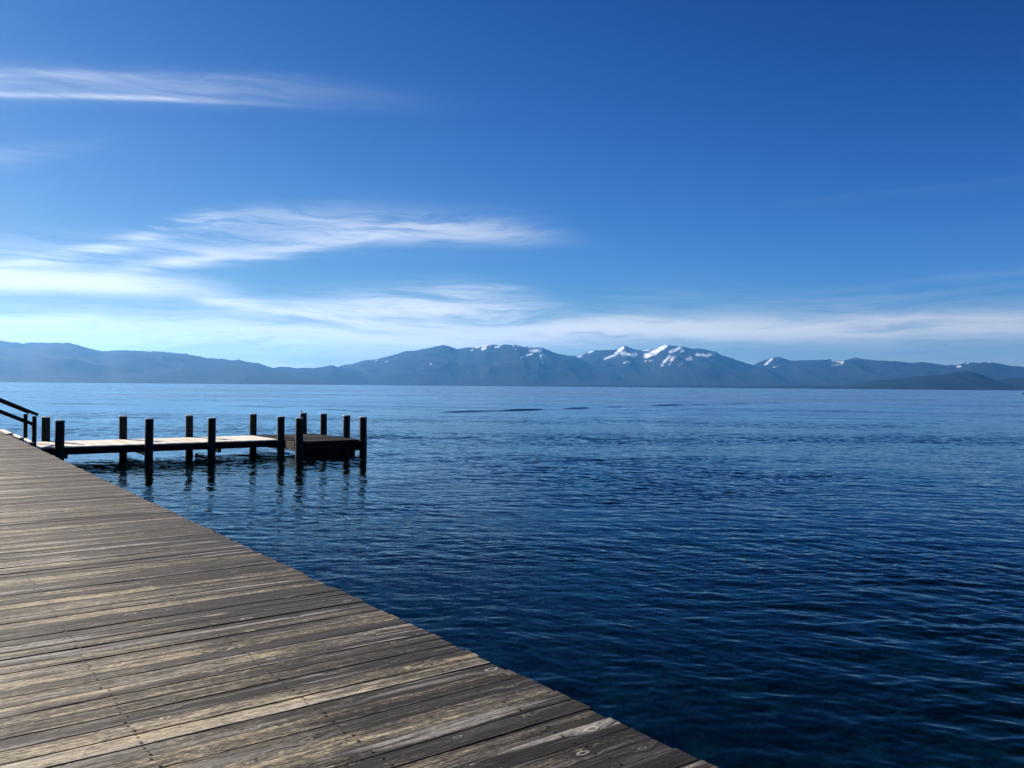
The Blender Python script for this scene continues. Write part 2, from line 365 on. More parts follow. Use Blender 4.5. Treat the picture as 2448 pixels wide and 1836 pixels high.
    at.data.foreach_set('value', np.concatenate([lack.ravel(), np.ones(nt + 2)]).astype(np.float32))
    o = bpy.data.objects.new('water', me); COL.objects.link(o); me.materials.append(water_material())
    tag(o, kind='structure')
    return o
water = build_water()

# lake bed with boulders, visible through the clear shallows
def bed():
    mt, t, out = newmat('bed_stone')
    geo = t.node('ShaderNodeNewGeometry'); P = geo.outputs['Position']
    a = t.noise(P, 0.9, 5.0, 0.6); b = t.noise(P, 5.0, 4.0, 0.6)
    c = t.ramp(t.m('ADD', t.m('MULTIPLY', a, .7), t.m('MULTIPLY', b, .3)), [(0.38, (.006, .008, .004)), (0.49, (.06, .08, .035)), (0.58, (.62, .66, .30))])
    principled(t, out, c, 0.9, spec=.1)
    n = 240
    xs = np.linspace(-30, 50, n); ys = np.linspace(-8, 72, n)
    X, Y = np.meshgrid(xs, ys, indexing='ij')
    dist = np.hypot(X - 4, Y - 3)
    Z = -2.1 - 0.13 * np.clip(dist - 5, 0, 60) + 0.5 * fbm(X * .4, Y * .4, 3, 4)
    # boulders as rounded swells
    c1 = vnoise(X * .9, Y * .9, 91); Z += 0.7 * sstep(.62, .9, c1) + .25 * sstep(.6, .85, vnoise(X * 2.3, Y * 2.3, 92))
    Z = np.maximum(Z, -10.5)
    V_ = np.stack([X, Y, Z], -1).reshape(-1, 3); i = np.arange(n * n).reshape(n, n)
    f = np.stack([i[:-1, :-1], i[1:, :-1], i[1:, 1:], i[:-1, 1:]], -1).reshape(-1, 4)
    o = npmesh('lake_bed', V_, f, mt); tag(o, kind='structure')
bed()

# ================================================================== MOUNTAINS
def rock_mat(name, base, alt, snow=True):
    mt, t, out = newmat(name)
    geo = t.node('ShaderNodeNewGeometry'); P = geo.outputs['Position']
    a = t.noise(t.vm('MULTIPLY', P, (1, 1, 1.6)), 0.0035, 8.0, 0.62); b = t.noise(P, 0.02, 4.0, 0.6)
    k = t.m('ADD', t.m('MULTIPLY', a, .65), t.m('MULTIPLY', b, .35))
    c = t.mix(t.ss(k, .42, .58), base, alt)
    if snow:
        s = t.attr('snow')
        n = t.noise(t.vm('MULTIPLY', P, (1, 1, .6)), 0.017, 7.0, 0.7)
        f = t.m('MULTIPLY', t.ss(t.m('ADD', s, t.m('MULTIPLY', t.m('SUBTRACT', n, .5), 3.6)), .50, .80), t.ss(s, .06, .22))
        c = t.mix(t.m('MULTIPLY', f, .9), c, (.84, .91, 1.0))
    principled(t, out, c, 0.95, spec=.05)
    return mt
FOREST = (.005, .009, .009); ROCK = (.022, .023, .025)
M_rock = rock_mat('mountain_rock', FOREST, ROCK)
M_wood = rock_mat('forested_slope', (.004, .008, .009), (.009, .013, .012), False)
def mrange(name, sil, dist, depth, mat, seed, snow=(), jag=4.0, spur=0.46, hfloor=0.0, rough=1.0):
    pts = [azel(x, y) for x, y in sil]
    A0, A1 = pts[0][0], pts[-1][0]
    na = int((A1 - A0) / 0.00055) + 1; nd = 54
    A = np.linspace(A0, A1, na)
    pa = np.array([p[0] for p in pts]); pe = np.array([math.tan(p[1]) for p in pts])
    # curved-in-plan crest so the range is no flat wall
    crest = dist * (1 + 0.05 * fbm(A * 9, A * 0 + 1.3, seed, 3))
    S_ = np.interp(A, pa, pe) * crest + CAM_H
    S_ = np.maximum(S_, hfloor)
    s = np.linspace(0, 1, nd)                         # 0 shore .. 1 crest
    AA, SS = np.meshgrid(A, s, indexing='ij')
    rr = crest[:, None] - depth * (1 - SS)
    X = rr * np.sin(AA); Y = rr * np.cos(AA)
    base = SS ** 1.15
    n = fbm(AA * dist / (depth * .28) + .6 * SS, SS * 2.2, seed + 5, 4, .5)
    ridg = 1 - 2 * np.abs(fbm(AA * dist / (depth * .22) + SS * .8, SS * 1.3 + 4, seed + 9, 4, .45))
    H = S_[:, None] * base * (1 + (1 - SS) * (spur * ridg * rough + .35 * n))
    kw = np.exp(-np.linspace(-2.5, 2.5, 61) ** 2); kw /= kw.sum(); Ssm = np.convolve(np.pad(S_, 30, mode='edge'), kw, 'valid')
    bl = sstep(.80, 1.0, SS) ** 1.5; H *= (Ssm[:, None] * (1 - bl) + S_[:, None] * bl) / S_[:, None]
    lim = S_[:, None] * rr / crest[:, None] * (0.30 + 0.70 * SS ** .5) * .995
    H = np.where(SS < .999, np.minimum(H, lim), H)
    H += jag * fbm(AA * dist / 45, SS * 40, seed + 31, 3) * np.clip(S_[:, None] / 120, .15, 1) * (.2 + .8 * sstep(.9, 1, SS))
    H = np.where(SS == 0, -2, np.maximum(H, -2))
    # back slope
    nb = 10; tb = np.linspace(0, 1, nb + 1)[1:]
    AB, TB = np.meshgrid(A, tb, indexing='ij')
    rb = crest[:, None] + depth * .8 * TB; XB = rb * np.sin(AB); YB = rb * np.cos(AB); HB = H[:, -1:] * (1 - TB) ** 1.3 - 2 * TB
    X = np.concatenate([X, XB], 1); Y = np.concatenate([Y, YB], 1); H = np.concatenate([H, HB], 1)
    V_ = np.stack([X, Y, H], -1).reshape(-1, 3); na, nn = X.shape
    i = np.arange(na * nn).reshape(na, nn)
    f = np.stack([i[:-1, :-1], i[1:, :-1], i[1:, 1:], i[:-1, 1:]], -1).reshape(-1, 4)
    o = npmesh(name, V_, f, mat); tag(o, kind='structure')
    me = o.data; sn = np.zeros(len(V_))
    if snow:
        # snowfields: laid on the slopes as drifts running between two points of the mountainside
        q = V_ - np.array([0, 0, CAM_H]); zf = q @ np.array(fw); ux = CX + F * (q @ np.array(rt)) / zf; uy = CY - F * (q @ np.array(up)) / zf
        nz = fbm(ux * .06, uy * .12, seed + 50, 4)
        for (x0, y0, x1, y1, wd, st) in snow:
            wd *= 1.15; dx_, dy_ = x1 - x0, y1 - y0; L2 = dx_ * dx_ + dy_ * dy_ + 1e-6
            tt = np.clip(((ux - x0) * dx_ + (uy - y0) * dy_) / L2, 0, 1)
            d = np.hypot(ux - x0 - tt * dx_, uy - y0 - tt * dy_)
            sn = np.maximum(sn, st * np.exp(-(d / wd) ** 2) + .25 * nz * np.exp(-(d / (wd * 1.6)) ** 2))
    at = me.attributes.new('snow', 'FLOAT', 'POINT'); at.data.foreach_set('value', sn.astype(np.float32))
    return o
def c4(pts): return [(800 + x / 2.633, 800 + y / 2.633) for x, y in pts]
def c5(pts): return [(1600 + x / 2.608, 800 + y / 2.608) for x, y in pts]
def s4(l): return [(800 + a / 2.633, 800 + b / 2.633, 800 + c / 2.633, 800 + d / 2.633, w_, s) for a, b, c, d, w_, s in l]
def s5(l): return [(1600 + a / 2.608, 800 + b / 2.608, 1600 + c / 2.608, 800 + d / 2.608, w_, s) for a, b, c, d, w_, s in l]
silA = [(-500, 812), (-300, 800), (-120, 806), (0, 814), (30, 818), (56, 821), (70, 818), (120, 819), (167, 820), (189, 825), (215, 834), (248, 839), (265, 839), (282, 836), (326, 838), (386, 841), (449, 846), (474, 851), (497, 856), (537, 858), (556, 861.5), (573, 859), (578, 863), (600, 866), (623, 869), (638, 876), (656, 880), (700, 892), (760, 905), (812, 918.5)]
silB = [(520, 915), (580, 895), (630, 880), (656, 879), (672, 877), (682, 876), (704, 880), (756, 879), (780, 875), (797, 873), (803, 877), (812, 877), (840, 882), (900, 895), (980, 912), (1010, 921)]
silC = [(740, 900), (800, 880)] + c4([(20, 203), (60, 190), (110, 185), (180, 163), (260, 155), (340, 135), (400, 118), (450, 103), (500, 102), (570, 88), (650, 72), (680, 66), (720, 72), (770, 92), (830, 80), (880, 82), (930, 70), (970, 60), (1010, 64), (1050, 70), (1060, 63), (1080, 62), (1160, 68), (1200, 77), (1240, 77), (1310, 82), (1350, 100), (1400, 118), (1480, 135), (1550, 155), (1650, 190), (1750, 225), (1830, 265), (1890, 290), (1970, 322)])
silD = c4([(1250, 200), (1400, 150), (1480, 132), (1560, 130), (1590, 112), (1615, 103), (1660, 98), (1720, 97), (1790, 92), (1825, 70), (1860, 82), (1900, 96), (1960, 98), (2030, 85), (2060, 72), (2090, 64), (2140, 70), (2180, 70)]) + c5([(30, 69), (80, 72), (130, 86), (200, 88), (290, 105), (330, 130), (400, 150), (470, 175), (520, 190), (600, 203), (660, 225), (740, 262), (800, 290), (900, 330)])
silE = c5([(380, 260), (470, 215), (520, 190), (560, 172), (620, 150), (650, 142), (690, 139), (720, 150), (760, 163), (860, 158), (920, 159), (1000, 153), (1040, 160), (1080, 163), (1110, 155), (1160, 143), (1210, 152), (1290, 160), (1400, 163), (1500, 176), (1580, 171), (1650, 180), (1720, 190), (1800, 188), (1860, 172), (1930, 175), (2000, 170), (2060, 181), (2120, 192), (2212, 200), (2400, 215), (2700, 190), (3400, 230)])
silF = [(1960, 930), (2000, 924), (2040, 918), (2075, 912), (2098, 907), (2125, 909), (2152, 905), (2198, 899), (2244, 896), (2275, 892), (2292, 888.5), (2310, 887), (2328, 890), (2351, 898), (2378, 909), (2401, 915), (2424, 921), (2460, 929)]
silG = [(2330, 925), (2360, 913), (2401, 906), (2424, 903), (2448, 904), (2520, 900), (2700, 880), (2950, 900)]
silH = [(700, 917), (740, 912), (770, 905), (795, 902), (804, 899.5), (818, 899), (832, 906), (850, 913), (880, 917), (920, 920)]
mrange('mountain_range', silE, 19500, 5000, M_rock, 301, s5([(600, 186, 640, 150, 3.0, .8), (1020, 160, 1080, 172, 4.0, .7), (1015, 192, 1075, 186, 2.2, .5), (1795, 200, 1815, 196, 2.4, .6), (1850, 182, 1875, 174, 1.8, .5), (1920, 186, 1935, 178, 1.6, .5), (1970, 174, 2010, 170, 1.6, .45), (2040, 178, 2060, 182, 1.6, .5), (650, 205, 690, 195, 2, .5), (1190, 152, 1215, 160, 2, .6), (1360, 160, 1400, 163, 1.5, .6)]), jag=7)
mrange('mountain_range', silD, 18200, 5200, M_rock, 407, s4([(1600, 112, 1625, 102, 2.6, .9), (1530, 138, 1550, 134, 3, .8), (1700, 152, 1760, 130, 3, 1), (1760, 130, 1812, 82, 4.2, 1), (1810, 118, 1890, 128, 6, .8), (1820, 178, 1860, 170, 3, .55), (1960, 134, 2030, 100, 6, 1.1), (2030, 100, 2085, 70, 5, 1.1), (1940, 98, 1975, 98, 2.4, .9), (2115, 112, 2180, 80, 4, 1), (2060, 192, 2110, 132, 4, .7), (2110, 170, 2150, 130, 4, .65), (1950, 168, 2000, 164, 2.4, .55)]) + s5([(5, 108, 68, 80, 4, 1), (0, 185, 30, 130, 4, .75), (60, 180, 130, 150, 6, .62), (75, 105, 85, 100, 3, .9), (175, 125, 235, 132, 4, 1), (235, 130, 290, 112, 5, .95), (60, 72, 80, 73, 1.5, .9)]), jag=8)
mrange('mountain_range', silC, 15800, 4200, M_rock, 505, s4([(925, 92, 950, 84, 3, .9), (890, 80, 960, 68, 2.4, .8), (960, 62, 985, 62, 2, .9), (1010, 78, 1035, 76, 2.6, .9), (1125, 72, 1140, 96, 3, .62), (1230, 104, 1300, 96, 4, .8), (1180, 140, 1240, 122, 3, .8), (1225, 78, 1260, 82, 2, .8), (1295, 130, 1300, 150, 2.4, .8), (1305, 170, 1315, 182, 2.6, .75), (1310, 128, 1325, 140, 2, .7), (855, 102, 870, 96, 2, .7), (600, 190, 610, 182, 2, .6), (258, 170, 270, 160, 2, .6), (320, 172, 330, 166, 1.5, .5), (1150, 70, 1200, 76, 1.6, .7)]), jag=7)
mrange('mountain_range', silB, 13500, 2500, M_wood, 611, jag=7)
mrange('mountain_range', silA, 12000, 3600, M_wood, 613, jag=8)
mrange('forested_hill', silF, 11200, 1800, M_wood, 717, jag=7)
mrange('forested_hill', silG, 11900, 1500, M_wood, 719, jag=7)
mrange('forested_hill', silH, 12400, 900, M_wood, 721, jag=6)
shore = [(x, 913.3 + .00817 * x - h) for x, h in ((-900, 1.0), (0, 1.0), (600, 1.4), (850, 2.6), (1150, 3.4), (1400, 4.2), (1550, 5), (1800, 6), (2000, 7), (2100, 6), (2300, 4.5), (2448, 5), (3200, 6))]
mrange('shore_forest', shore, 10900, 260, M_wood, 801, jag=9, spur=.1)

# ================================================================== WOOD MATERIALS
def wood_mat(name, dark, mid, light, silver, edge=None, scale=1.0, rough=(.6, .85), knots=True, wear=0.0, along='x', sp=.22):
    """weathered boards; grain runs along object x (or y)"""
    mt, t, out = newmat(name)
    tc_ = t.node('ShaderNodeTexCoord'); o = t.sep(tc_.outputs['Object'])
    x, y, z = (o[0], o[1], o[2]) if along == 'x' else (o[1], o[0], o[2])
    b = t.attr('board'); b2 = t.m('FRACT', t.m('MULTIPLY', b, 17.31)); b3 = t.m('FRACT', t.m('MULTIPLY', b, 91.7))
    off = t.m('MULTIPLY', b, 137.0)
    xo = t.m('ADD', x, off)
    # knots
    kn = None
    if knots:
        wv = t.noise(t.xyz(t.m('MULTIPLY', xo, 3.0), t.m('MULTIPLY', y, 9.0), off), 1.0, 2.0, .5)
        kv = t.node('ShaderNodeTexVoronoi', voronoi_dimensions='2D'); kv.inputs['Scale'].default_value = 1.0
        t.put(kv.inputs['Vector'], t.xyz(t.m('MULTIPLY', xo, 2.4), t.m('ADD', t.m('MULTIPLY', y, 5.4), t.m('MULTIPLY', wv, .06)), 0.0))
        kd = kv.outputs['Distance']
        kr = t.sep(kv.outputs['Color'])[0]
        on = t.ss(kr, .34, .38)
        size = t.m('MULTIPLY_ADD', kr, .125, -.022)
        q = t.m('ADD', t.m('DIVIDE', kd, size), t.m('MULTIPLY', t.m('SUBTRACT', t.noise(t.xyz(t.m('MULTIPLY', xo, 40.0), t.m('MULTIPLY', y, 90.0), off), 1.0, 3.0, .6), .5), .9))                       # 1 at the knot's rim
        halo = t.m('MULTIPLY', t.ss(q, 4.2, 1.0), on)
        core = t.m('MULTIPLY', t.ss(q, .62, .38), on)
        ring = t.m('MULTIPLY', t.m('MULTIPLY', t.ss(q, 1.25, .95), t.ss(q, .45, .70)), on)
        y2 = t.m('MULTIPLY_ADD', halo, .030, y)
    else: y2 = y; halo = core = ring = None
    wob = t.noise(t.xyz(t.m('MULTIPLY', xo, .9), t.m('MULTIPLY', y, 4.0), off), 1.0, 2.0, .5)
    yg = t.m('ADD', y2, t.m('MULTIPLY', wob, .045))
    streak = t.noise(t.xyz(t.m('MULTIPLY', xo, 1.5), t.m('MULTIPLY', yg, 34.0), off), 1.0, 5.0, .66)
    grain = t.noise(t.xyz(t.m('MULTIPLY', xo, 5.0), t.m('MULTIPLY', yg, 130.0), off), 1.0, 4.0, .7)
    blot = t.noise(t.xyz(t.m('MULTIPLY', xo, 4.5), t.m('MULTIPLY', y, 15.0), off), 1.0, 7.0, .74)
    spk = t.noise(t.xyz(t.m('MULTIPLY', xo, 26.0), t.m('MULTIPLY', y, 70.0), off), 1.0, 3.0, .7)
    v = t.m('ADD', t.m('MULTIPLY', streak, .42), t.m('MULTIPLY', grain, .26))
    v = t.m('ADD', v, t.m('MULTIPLY', blot, .34))
    v = t.m('ADD', v, -.028)
    stain = t.noise(t.xyz(t.m('MULTIPLY', x, 1.1), t.m('MULTIPLY', y, .9), 5.0), 1.0, 5.0, .62)
    v = t.m('ADD', v, t.m('MULTIPLY', t.m('SUBTRACT', stain, .5), .16))
    v = t.m('ADD', v, t.m('MULTIPLY', t.m('SUBTRACT', b2, .5), .20))
    v = t.m('ADD', v, t.m('MULTIPLY', t.m('SUBTRACT', spk, .5), .24))
    acr = t.attr('across'); long_ = t.noise(t.xyz(t.m('MULTIPLY', xo, .45), t.m('MULTIPLY', acr, 1.3), off), 1.0, 3.0, .55)
    v = t.m('ADD', v, t.m('MULTIPLY', t.m('SUBTRACT', long_, .5), .34))
    v = t.m('ADD', v, t.m('MULTIPLY', t.m('MULTIPLY', t.m('SUBTRACT', acr, .5), t.m('SUBTRACT', b3, .5)), .22))
    v = t.m('MULTIPLY_ADD', t.m('SUBTRACT', v, .5), 1.28, .474)
    if edge:
        n0, n1, amt = edge
        en = t.noise(t.xyz(t.m('MULTIPLY', xo, .8), t.m('MULTIPLY', y, 1.2), 2.0), 1.0, 4.0, .6)
        e = t.ss(t.m('ADD', x, t.m('MULTIPLY', t.m('SUBTRACT', en, .5), 1.9)), n0, n1)
        v = t.m('SUBTRACT', v, t.m('MULTIPLY', e, amt))
    c = t.ramp(v, [(.36, dark), (.43, tuple(.55 * a + .45 * b_ for a, b_ in zip(dark, mid))), (.50, mid), (.62, light)])
    sv = t.noise(t.xyz(t.m('MULTIPLY', xo, .6), t.m('MULTIPLY', yg, 14.0), t.m('ADD', off, 9.0)), 1.0, 5.0, .62)
    c = t.mix(t.m('MULTIPLY', t.ss(sv, .50, .64), t.ss(b3, .45, .85, .12, .8)), c, silver)
    if knots:
        kc = t.sep(kv.outputs['Color'])
        c = t.mix(t.m('MULTIPLY', ring, t.m('MULTIPLY_ADD', kc[1], .55, .12)), c, tuple(min(1, k * 1.2) for k in (light[0], light[0] * .94, light[0] * .84)))
        c = t.mix(t.m('MULTIPLY', core, t.ss(kc[2], .3, .7)), c, tuple(k * .6 for k in dark))
    chip = t.noise(t.xyz(t.m('MULTIPLY', xo, 8.0), t.m('MULTIPLY', y, 55.0), off), 1.0, 4.0, .68)
    c = t.mix(t.m('MULTIPLY', t.ss(chip, .68, .73), .75), c, tuple(min(1, k * 1.5) for k in light))
    c = t.mix(t.m('MULTIPLY', t.ss(chip, .33, .29), .8), c, tuple(k * .7 for k in dark))
    fg = t.m('ADD', t.m('MULTIPLY', grain, .55), t.m('MULTIPLY', spk, .45)); fk = t.ss(fg, .36, .64, .52, 1.5)
    if knots: c = t.mix(1.0, c, t.xyz(fk, fk, fk), 'MULTIPLY')
    # hairline checks running with the grain
    ck = t.noise(t.xyz(t.m('MULTIPLY', xo, .7), t.m('MULTIPLY', yg, 44.0), t.m('ADD', off, 31.0)), 1.0, 1.0, .5)
    chk = t.m('MULTIPLY', t.ss(t.m('ABSOLUTE', t.m('SUBTRACT', ck, .5)), .012, .002), t.ss(t.noise(t.xyz(t.m('MULTIPLY', xo, .9), t.m('MULTIPLY', y, 7.0), off), 1.0, 2.0), .50, .60))
    c = t.mix(t.m('MULTIPLY', chk, .8), c, tuple(k * .4 for k in dark))
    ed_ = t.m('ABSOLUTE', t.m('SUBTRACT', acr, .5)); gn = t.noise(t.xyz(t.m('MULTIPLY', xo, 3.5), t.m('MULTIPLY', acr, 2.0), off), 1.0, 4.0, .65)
    edge_dark = t.ss(t.m('ADD', ed_, t.m('MULTIPLY', t.m('SUBTRACT', gn, .5), .09)), .462, .486)  # thin uneven dark band along both board edges, sets the boards apart
    c = t.mix(t.m('MULTIPLY', edge_dark, .86 if knots else .35), c, tuple(k * .45 for k in dark))
    h = t.m('ADD', t.m('MULTIPLY', grain, .5), t.m('MULTIPLY', streak, .8))
    h = t.m('SUBTRACT', h, t.m('MULTIPLY', chk, .9))
    if knots: h = t.m('ADD', h, t.m('MULTIPLY', ring, .6))
    h = t.m('ADD', h, t.m('MULTIPLY', spk, .25))
    nrm = t.bump(h, .75, .006 * scale)
    principled(t, out, c, t.ss(blot, .3, .7, rough[1], rough[0]), nrm, spec=sp)
    return mt
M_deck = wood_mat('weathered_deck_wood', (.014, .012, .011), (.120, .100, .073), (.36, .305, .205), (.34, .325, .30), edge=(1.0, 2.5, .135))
M_new = wood_mat('pale_new_wood', (.66, .60, .48), (.80, .74, .61), (.88, .84, .74), (.84, .81, .74), knots=False, along='y', rough=(.40, .6))
M_old = wood_mat('dark_old_wood', (.005, .0045, .004), (.013, .011, .009), (.034, .028, .024), (.036, .033, .03), knots=False, sp=.15)
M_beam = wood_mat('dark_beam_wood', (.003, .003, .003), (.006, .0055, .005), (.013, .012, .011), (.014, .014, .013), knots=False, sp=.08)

M_grey = wood_mat('grey_beam_wood', (.05, .045, .04), (.12, .11, .10), (.20, .185, .165), (.2, .2, .2), knots=False, sp=.2, along='y')
# ================================================================== DECK BOARDS
def boards(name, mat, parent, rows, x0, x1, z_top, thick=.04, jitter=.010, zj=.0018, seg=14, seed=1, axis='x', cut=None, gap=.006, cup=.0015):
    """rows: list of (y0, y1); boards run along x. axis 'y' swaps them."""
    rg = random.Random(seed); V_ = []; Q = []; B = []; AC = []
    for (ya, yb) in rows:
        spans = [(x0, x1)]
        if cut and rg.random() < cut[1]:
            c = rg.choice(cut[0]); spans = [(x0, c - .0015), (c + .0015, x1)]
        for (xa, xb) in spans:
            if xa == x0: xa += rg.uniform(-jitter, jitter)
            if xb == x1: xb += rg.uniform(-jitter, jitter)
            bid = rg.random(); zo = rg.uniform(-zj, zj); tl = rg.uniform(-zj, zj) * .8; cu = rg.uniform(-.3, 1) * cup
            n = max(2, int(seg * (xb - xa) / (x1 - x0)))
            g = gap * rg.choice((.2, .3, .4, .5, .6)) / 2
            a, b = ya + g, yb - g; wv = [rg.uniform(-.0012, .0012) for _ in range(n + 1)]; ew = [rg.uniform(-.0012, .0012) for _ in range(n + 1)]
            r = .0025
            sec = [(a, -thick), (a, -r * 1.2), (a + r * .35, -r * .4), (a + r * 1.3, 0), ((2 * a + b) / 3, cu), ((a + 2 * b) / 3, cu), (b - r * 1.3, 0), (b - r * .35, -r * .4), (b, -r * 1.2), (b, -thick)]
            k = len(sec); base = len(V_)
            for i in range(n + 1):
                f = i / n; x = xa + (xb - xa) * f; last = 0.002 if i in (0, n) else 0
                for (yy, zz) in sec:
                    yy2 = yy + ew[i]; z_ = z_top + zz + zo + tl * ((yy - a) / (b - a) - .5) * 2 + wv[i] - (last if zz > -.01 else 0)
                    V_.append((x, yy2, z_) if axis == 'x' else (yy2, x, z_)); AC.append((yy - a) / (b - a))
            for i in range(n):
                for j in range(k):
                    q = (base + i * k + j, base + (i + 1) * k + j, base + (i + 1) * k + (j + 1) % k, base + i * k + (j + 1) % k)
                    Q.append(q if axis == 'x' else q[::-1]); B.append(bid)
            for e, rev in ((0, False), (n, True)):
                s_ = base + e * k
                for j in range(k // 2 - 1):
                    q = (s_ + j, s_ + j + 1, s_ + k - 2 - j, s_ + k - 1 - j)
                    if rev: q = q[::-1]
                    Q.append(q if axis == 'x' else q[::-1]); B.append(bid)
    o = npmesh(name, np.array(V_), np.array(Q), mat, parent, smooth=False)
    at = o.data.attributes.new('board', 'FLOAT', 'FACE'); 
    if len(o.data.polygons) == len(B): at.data.foreach_set('value', np.array(B, dtype=np.float32))
    at2 = o.data.attributes.new('across', 'FLOAT', 'POINT'); at2.data.foreach_set('value', np.array(AC, dtype=np.float32))
    if len(o.data.polygons) != len(B): print('WARN board attr', len(o.data.polygons), len(B))
    return o
def rowlist(y0, y1, w_=.14, var=.0, seed=3):
    rg = random.Random(seed); r = []; y = y0
    while y < y1 - w_ * .4:
        d = w_ * (1 + rg.uniform(-var, var)); r.append((y, min(y + d, y1))); y += d
    return r

# ---------------------------------------------------------------- big pier
pier = empty('pier', (0, 0, 0), TH)
tag(pier, 'wide weathered plank pier filling the lower left, running away towards the mountains', 'pier')
PN0 = -2.3
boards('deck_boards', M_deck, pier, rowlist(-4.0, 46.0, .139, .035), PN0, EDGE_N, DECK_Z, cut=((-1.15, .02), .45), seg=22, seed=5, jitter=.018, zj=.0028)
def pbm(fn, name, mat, parent, **k):
    bm = bmesh.new(); fn(bm); return obj(name, bm, mat, parent, **k)
for nn in (-2.15, -.9, .35, 1.5, 2.62):
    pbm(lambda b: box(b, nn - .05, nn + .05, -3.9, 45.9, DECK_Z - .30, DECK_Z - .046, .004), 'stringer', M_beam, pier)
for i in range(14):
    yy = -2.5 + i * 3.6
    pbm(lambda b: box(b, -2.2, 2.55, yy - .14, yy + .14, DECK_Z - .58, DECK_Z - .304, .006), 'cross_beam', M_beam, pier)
M_pile, t, out = newmat('weathered_pile_steel')
geo = t.node('ShaderNodeTexCoord'); P = geo.outputs['Object']
a = t.noise(t.vm('MULTIPLY', P, (9, 9, 2.5)), 1.0, 5.0, .62); z_ = t.sep(P)[2]
c = t.mix(t.ss(a, .42, .62), (.004, .006, .007), (.012, .012, .011))
c = t.mix(t.m('MULTIPLY', t.ss(t.m('ADD', z_, t.m('MULTIPLY', a, .3)), .55, .15), .8), c, (.005, .010, .006))
principled(t, out, c, .65, t.bump(a, .5, .01), spec=.12)
M_cap, t, out = newmat('pale_pile_cap')
P = t.node('ShaderNodeTexCoord').outputs['Object']; a = t.noise(P, 14.0, 4.0, .6)
principled(t, out, t.mix(t.ss(a, .4, .65), (.42, .44, .46), (.62, .63, .62)), .6, spec=.3)
def pile(parent, x, y, top, r=.148, seed=0, cap=True):
    rg = random.Random(seed); lean = (rg.uniform(-.011, .011), rg.uniform(-.011, .011))
    bm = bmesh.new(); prof = [(r * 1.0, -5.2), (r, -1), (r * 1.015, 0.0), (r * 1.0, .1), (r, .8), (r, top - .012), (r * .985, top)]
    lathe(bm, prof, 32)
    o = obj('pile', bm, M_pile, parent, smooth=True); o.location = (x, y, 0); o.rotation_euler = (lean[0], lean[1], rg.uniform(0, 6))
    for p in o.data.polygons:
        if abs(p.normal.z) > .8: p.use_smooth = False
    if cap:
        bm = bmesh.new(); lathe(bm, [(r * 1.035, top - .022), (r * 1.045, top + .004), (r * 1.03, top + .010), (r * 1.0, top + .014), (r * .05, top + .016)], 32)
        obj('cap', bm, M_cap, o, smooth=True)
    return o
for i in range(14):
    for nn in (-2.05, 2.38):
        pile(pier, nn, -2.5 + i * 3.6, DECK_Z - .59, .15, i * 3 + 1, cap=False)
# nail heads at the joists (hundreds: one mesh)
M_nail, t, out = newmat('rusty_nail'); principled(t, out, (.018, .012, .009), .7, spec=.3)
bm = bmesh.new(); rg = random.Random(4)
for (ya, yb) in rowlist(-4.0, 46.0, .139, .035):
    if ya > 20: break
    for nn in (-.7, .1, .9, 1.7, 2.5):
        for f in (.24, .76):
            if rg.random() < .12: continue
            xx = nn + rg.uniform(-.018, .018); yy = ya + (yb - ya) * f + rg.uniform(-.008, .008)
            vs = [bm.verts.new((xx + .0085 * math.cos(a_ * 1.0472), yy + .0085 * math.sin(a_ * 1.0472), DECK_Z + .0052)) for a_ in range(6)]
            bm.faces.new(vs)
o = obj('nail_heads', bm, M_nail, pier); o['kind'] = 'stuff'

# ---------------------------------------------------------------- low side dock
dock = empty('dock', (0, 0, 0), TH)
tag(dock, 'low L-shaped dock on round dark piles, pale boards leading to a dark end platform', 'dock')
T0, T1 = 32.35, 35.48
PL0, PL1, PF = 12.45, 15.30, 30.82
rows = rowlist(2.95, PL0 - .01, .142, .02, 8)
boards('walkway_boards', M_new, dock, rows, T0, T1, DOCK_Z, seg=6, seed=9, axis='y', zj=.004, jitter=.012)
boards('platform_boards', M_old, dock, rowlist(PF, T1 + .2, .142, .02, 18), PL0 + .01, PL1, DOCK_Z - .005, seg=6, seed=19, zj=.006, jitter=.012)
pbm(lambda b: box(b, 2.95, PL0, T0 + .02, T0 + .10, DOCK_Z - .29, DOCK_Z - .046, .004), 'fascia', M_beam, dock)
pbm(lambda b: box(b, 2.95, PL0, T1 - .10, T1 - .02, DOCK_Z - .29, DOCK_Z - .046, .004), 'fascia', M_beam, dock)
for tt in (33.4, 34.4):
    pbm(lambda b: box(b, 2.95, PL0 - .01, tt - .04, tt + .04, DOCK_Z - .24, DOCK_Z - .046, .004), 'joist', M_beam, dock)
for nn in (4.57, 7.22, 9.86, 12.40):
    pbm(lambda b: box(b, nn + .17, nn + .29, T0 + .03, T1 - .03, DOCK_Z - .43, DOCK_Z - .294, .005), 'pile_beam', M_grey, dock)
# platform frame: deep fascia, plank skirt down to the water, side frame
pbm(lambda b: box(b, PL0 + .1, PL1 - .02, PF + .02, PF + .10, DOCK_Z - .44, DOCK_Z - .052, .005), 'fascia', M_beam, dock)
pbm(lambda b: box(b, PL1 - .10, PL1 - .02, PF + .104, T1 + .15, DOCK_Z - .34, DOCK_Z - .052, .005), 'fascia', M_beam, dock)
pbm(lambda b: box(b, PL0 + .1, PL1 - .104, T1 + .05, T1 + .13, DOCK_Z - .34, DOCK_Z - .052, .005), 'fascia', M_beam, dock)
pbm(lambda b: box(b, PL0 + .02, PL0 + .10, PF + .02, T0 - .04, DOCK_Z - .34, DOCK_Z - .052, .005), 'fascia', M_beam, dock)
def skirt(b):
    n = PL0 + .42
    while n < 14.4:
        box(b, n, n + .17, PF + .104, PF + .145, -.12 + random.uniform(-.04, .04), DOCK_Z - .056, .004); n += .176
